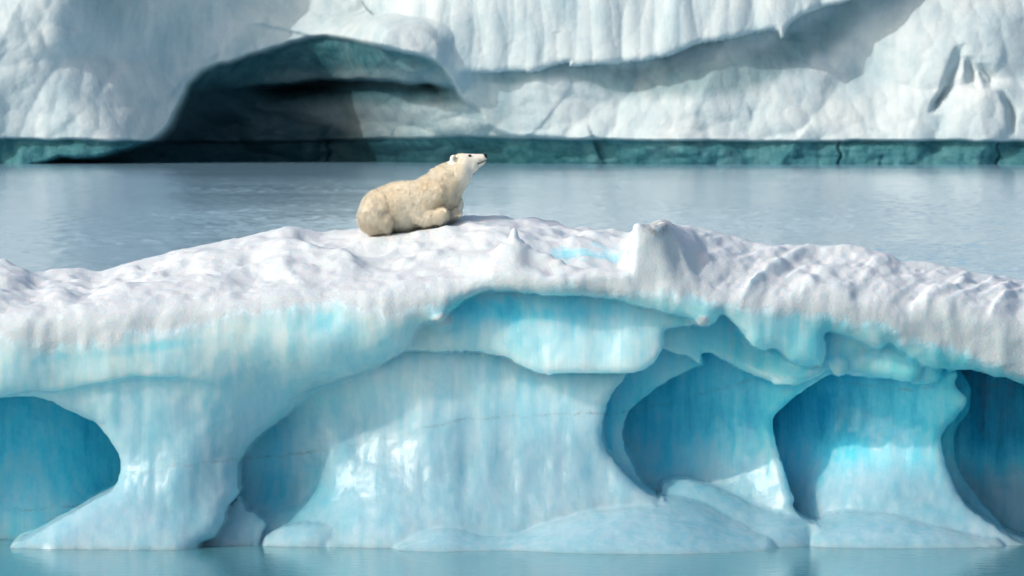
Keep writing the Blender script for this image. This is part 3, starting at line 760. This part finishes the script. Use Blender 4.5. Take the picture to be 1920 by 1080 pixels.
# ------------------------------------------------------------------ far ice cliff
def build_cliff():
    sx = sz = 0.17
    xs = np.arange(-105, 105, sx); zs = np.arange(-1.5, 52, sz)
    X, Z = np.meshgrid(xs, zs, indexing='ij')
    S = DW/F_PX
    px = 960 + X/S; py = ROW_H + (HC-Z)/S
    # base wall: (px, py, metres behind)
    Y = tps([(-300,100,0),(0,100,0),(0,250,0),(120,100,.3),(125,0,.3),(200,60,7),(290,150,14),(200,200,4.5),(215,250,3.5),(270,250,8),(60,250,.5),(300,0,15),(420,50,22),(540,40,26),(480,-60,25),(600,20,27),(680,10,27),(450,150,22),(600,180,22),(650,260,17),(500,260,18),(350,200,16),(1000,-400,-1),(300,-450,12),(0,-450,0),(1900,-450,6),(550,-450,26),(700,40,5),(900,50,3),(900,180,4.5),(1000,150,2.4),(1400,145,4.0),
        (950,250,7),(1100,250,2.5),(1300,230,1.5),(1500,230,1.5),(1520,110,5),(1650,100,6),(1700,60,5),(1700,200,2.5),(1800,120,2),(1900,250,1),(1900,100,3),(2200,150,3),(1600,250,2),(1220,150,2.6),(0,-150,3),(600,-150,19),(1200,-150,8),(1900,-100,9),(0,300,0),(1900,300,1)])(px, py)
    
    def facets(x, z, seed, sgn, tilt, curv):
        """broken faces meeting in sharp edges: lowest or highest of tilted dished cells"""
        r = np.random.RandomState(seed); H = r.rand(64, 64, 5)
        xi = np.floor(x).astype(int); zi = np.floor(z).astype(int); best = None
        for i in (-1, 0, 1):
            for j in (-1, 0, 1):
                h = H[(xi+i) & 63, (zi+j) & 63]
                dx = x - (xi+i+h[..., 0]); dz = z - (zi+j+h[..., 1])
                q = h[..., 2]*.5 + tilt*((h[..., 3]-.5)*dx + (h[..., 4]-.5)*dz) + curv*(dx*dx + dz*dz)
                best = q if best is None else np.minimum(best, q)
        return best*sgn
    qx = X + 1.2*fbm(X*.12, Z*.12, 0, 3, 261); qz = Z + 1.0*fbm(X*.12, Z*.12, 5, 3, 263)
    fac = 3.0*facets((qx+.5*qz)/13, (qz-.3*qx)/9, 271, 1, 1.9, .7) + .9*facets((qx-.4*qz)/5.5, (qz+.3*qx)/6.5, 273, 1, 1.7, .8) - 1.5*facets((qx-.7*qz)/9, (qz+.2*qx)/12, 275, 1, 1.8, .7) + .42*facets((qx+.2*qz)/2.0, qz/2.6, 277, 1, 1.3, .9)
    for _ in range(3):      # melted edges
        f2 = fac.copy(); f2[1:-1, 1:-1] = (fac[1:-1, 1:-1]*4 + fac[2:, 1:-1] + fac[:-2, 1:-1] + fac[1:-1, 2:] + fac[1:-1, :-2])/8; fac = f2
    Y = Y + (fac-.5)*1.0 - .10*X
    ID = np.zeros(Y.shape, int)
    def P(poly): 
        p = catmull(poly, 4); return np.stack([(p[:, 0]-960)*S, HC-(p[:, 1]-ROW_H)*S], 1)
    wx = .35*fbm(X*.3, Z*.3, 0, 4, 221); wz = .30*fbm(X*.35, Z*.3, 4, 4, 227)
    # upper fluted mass with a sharp lower lip
    UP = [(900,-500),(760,-160),(672,-20),(700,30),(690,55),(702,77),(780,92),(800,98),(835,118),(850,133),(900,135),(960,135),(1005,132),(1060,117),(1072,126),(1150,120),(1250,104),(1310,84),(1400,66),(1450,56),(1466,72),(1480,45),(1540,16),(1600,-4),(1680,-40),(1800,-90),(2500,-150),(2500,-500)]
    sdv = poly_sd(X+wx, Z+wz, P(UP))
    fw = X + .5*fbm(X*.2, Z*.12, 0, 2, 230); fl = -1.3*facets(fw/4.5, (Z+X*.1)/30, 279, 1, 1.2, 1.0) + fbm(fw*.10, Z*.03, 0, 3, 233)*1.5 - .35*facets(fw/1.8, Z/9, 281, 1, 1.2, 1.0)
    w = 1.0; t = np.clip(sdv/w, 0, 1)
    yu = tps([(560,0,19.0),(640,30,15),(690,40,9),(760,50,2),(850,100,.5),(1000,100,-.5),(1200,80,-1),(1400,40,-.5),(1550,0,1.5),(1900,-120,8),(1000,-200,4),(2300,-150,8)])(px, py) - fl + w*(1-np.sqrt(1-(1-t)**2)) - .14*X
    m = (sdv > 0) & (yu < Y); Y = np.where(m, yu, Y); ID[m] = 1
    # arched cave cut into the wall
    cave_shade = np.zeros(Y.shape)
    def carve(poly, depth, soft, amt, slope=0.0):
        nonlocal Y, cave_shade
        s_ = poly_sd(X+wx*1.3, Z+wz*1.3, P(poly))
        k = sstep(0, soft, s_)
        Y = Y + np.where(s_ > 0, depth*k + slope*np.clip(s_, 0, 8), 0)
        cave_shade = np.maximum(cave_shade, amt*k)
    ARCH = [(60,340),(85,296),(170,288),(235,272),(280,252),(300,225),(318,188),(338,150),(385,112),(450,96),(520,72),(575,60),(640,62),(700,76),(775,95),(808,105),(836,124),(850,150),(870,185),(905,205),(930,240),(1050,252),(1180,258),(1250,265),(1250,340)]
    sa = poly_sd(X+wx*1.3+.5*fbm(X*.16, Z*.2, 0, 3, 291), Z+wz*1.3+.45*fbm(X*.18, Z*.16, 3, 3, 293), P(ARCH))
    ci = tps([(600,80,3.5),(450,110,3.5),(350,160,4),(600,115,6.5),(700,115,6.5),(790,130,4.0),(850,150,1.5),(520,135,6.5),(430,170,9),(560,230,13),(650,215,13),(700,240,12),(580,255,13),(800,190,6),(820,230,5),(880,230,2.5),
        (320,220,9),(300,262,15),(200,292,11),(400,245,17),(450,270,16),(500,290,15),(650,290,15),(800,290,10),(900,290,6),(1000,290,3.0),(1000,255,1.2),(1200,280,1.2),(100,300,6),(900,180,1.0),(1100,240,.6)])(px, py)
    yc = 150 + .00030*(px-650)**2 + 5*fbm(X*.35, X*0, 0, 3, 295)
    ci = ci + 9*np.exp(-np.clip(py-yc, 0, 200)/30)*sstep(-3, 3, py-yc)*sstep(400, 520, px)*sstep(880, 800, px)
    Y = Y + np.where(sa > 0, np.clip(ci, 0, 30)*sstep(0, 1.1, sa), 0)
    cf = facets((qx+.6*qz)/6, (qz+.10*qx)/2.6, 287, 1, 1.6, .8) + .5*facets((qx-.3*qz)/3, qz/2.2, 289, 1, 1.5, .8)
    Y = Y + sstep(.2, 1.5, sa)*sstep(1000, 850, px)*1.6*(cf-.5)
    def gg(cx, cy, rx, ry, p=1.0): return np.exp(-(((px-cx)/rx)**2 + ((py-cy)/ry)**2)**p)
    cres = np.exp(-((py-yc-12)/13)**2)*sstep(400, 480, px)*sstep(870, 780, px)
    tealc = sstep(0, 1.0, sa)*(.65 + .30*sstep(1000, 780, px)*sstep(215, 150, py))*sstep(1260, 1000, px)  # dim vault: its shade is put into the colour as teal
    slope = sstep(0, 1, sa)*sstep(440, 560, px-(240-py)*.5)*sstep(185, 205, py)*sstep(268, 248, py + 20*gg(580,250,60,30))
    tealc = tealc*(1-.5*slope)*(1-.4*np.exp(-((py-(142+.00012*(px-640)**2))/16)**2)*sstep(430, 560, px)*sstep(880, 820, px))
    dp = np.clip(.38*sstep(820, 640, px) + 1.0*gg(310,265,230,60,2) + .8*gg(370,210,110,60) + .35*gg(560,215,200,80) + .8*cres + .7*gg(650,292,380,24,2) + .6*gg(580,254,60,18), 0, 1)  # shade of the cave and of its crescent ledge, painted near-black
    cave_shade = np.maximum(cave_shade, sstep(0, 1.2, sa)*dp*.9)
    # wave-cut teal band along the waterline
    bandtop = np.interp(px, [-500,0,230,300,600,720,800,860,960,1100,1350,1500,2400], [261,261,264,268,268,262,262,256,259,262,264,264,264]) + 3.0*fbm(X*.25, X*0, 0, 4, 241)
    band = sstep(-2.5, 2.5, py - bandtop)
    Y = Y + band*1.3 + .35*band*ridged(X*.25, Z*.5, 0, 3, 245)
    for cx in (1573, 1867, 600):    # vertical clefts in the band
        Y = Y + band*0.7*np.exp(-((px-cx-3*np.sin(py*.2))/1.8)**2)
    teal = np.maximum(tealc, band*1.0)
    # shadow below the upper lip, painted into the ice as teal
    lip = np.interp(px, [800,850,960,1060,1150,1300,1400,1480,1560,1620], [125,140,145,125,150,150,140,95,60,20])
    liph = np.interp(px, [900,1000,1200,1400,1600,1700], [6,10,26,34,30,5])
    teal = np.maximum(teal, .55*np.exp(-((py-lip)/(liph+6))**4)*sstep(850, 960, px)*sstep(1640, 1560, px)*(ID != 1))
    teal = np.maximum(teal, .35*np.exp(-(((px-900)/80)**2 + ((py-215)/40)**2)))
    teal = np.maximum(teal, .35*np.exp(-(((px-200)/70)**2 + ((py+10)/60)**2)))  # painted shade on the left face turned from the sun
    # crevasses in the broken right end
    for line, wd in (([(1798,80),(1786,125),(1774,165),(1755,210)], .45), ([(1810,105),(1819,135),(1815,168)], .40), ([(1832,118),(1848,150),(1845,170)], .45), ([(1738,215),(1752,190),(1776,160)], .30), ([(1868,165),(1888,205),(1892,255)], .32)):
        L_ = np.array([((x-960)*S, HC-(y-ROW_H)*S) for x, y in line]); zt, zb = L_[0, 1], L_[-1, 1]
        zz = np.clip((zt-Z)/(zt-zb), 0, 1)
        xc = np.interp(Z, np.sort(L_[:, 1]), L_[np.argsort(L_[:, 1]), 0]) + 1.5*wx
        taper = np.clip(np.sin(zz*math.pi), 0, 1)*((Z < max(zt, zb)) & (Z > min(zt, zb)))
        u = (X - xc)/(wd*1.6)
        Y = Y + taper*(1.6*np.exp(-u*u) + 1.1*sstep(0, .6, u)*np.exp(-np.clip(u, 0, 50)/2.5))
    Y = Y + 8*sstep(44, 53, Z)**2
    V = np.stack([X.ravel(), (Y+DW).ravel(), Z.ravel()], 1)
    nz = len(zs); I = np.arange(X.size).reshape(X.shape)
    Q = np.stack([I[:-1, :-1], I[1:, :-1], I[1:, 1:], I[:-1, 1:]], -1).reshape(-1, 4)
    N, fn = vnormals(V, Q)
    attrs = {'teal': np.clip(teal, 0, 1).ravel(), 'cave_shade': np.clip(cave_shade, 0, 1).ravel()}
    cave_shade = np.maximum(cave_shade, .5*band*sstep(200, 300, px)*sstep(1520, 1440, px))
    root = empty('ice_cliff', (0, DW, 0), label='towering grey-white ice cliff with a dark arched cave beyond the water', category='ice cliff')
    fb = band.ravel()[Q].mean(1) > .5
    fd = (sa.ravel()[Q].mean(1) > .3) & ~fb
    fu = (ID.ravel()[Q].mean(1) > .5) & ~fb & ~fd
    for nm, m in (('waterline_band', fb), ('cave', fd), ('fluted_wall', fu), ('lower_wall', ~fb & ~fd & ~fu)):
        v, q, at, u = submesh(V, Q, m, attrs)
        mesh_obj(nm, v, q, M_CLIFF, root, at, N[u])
    # the solid top and back of the cliff, so that it is a body and not a sheet
    tp = np.stack([xs, (Y[:, -1]+DW), np.full(len(xs), zs[-1])], 1)[::8]
    bt = tp.copy(); bt[:, 1] = DW+70; bt[:, 2] = 48
    bb = bt.copy(); bb[:, 2] = -1.5
    VV = np.concatenate([tp, bt, bb]); n = len(tp); i = np.arange(n-1)
    QQ = np.concatenate([np.stack([i, i+1, n+i+1, n+i], 1), np.stack([n+i, n+i+1, 2*n+i+1, 2*n+i], 1)])
    mesh_obj('plateau', VV, QQ, M_CLIFF, root, {'teal': np.zeros(len(VV)), 'cave_shade': np.zeros(len(VV))})
build_cliff()
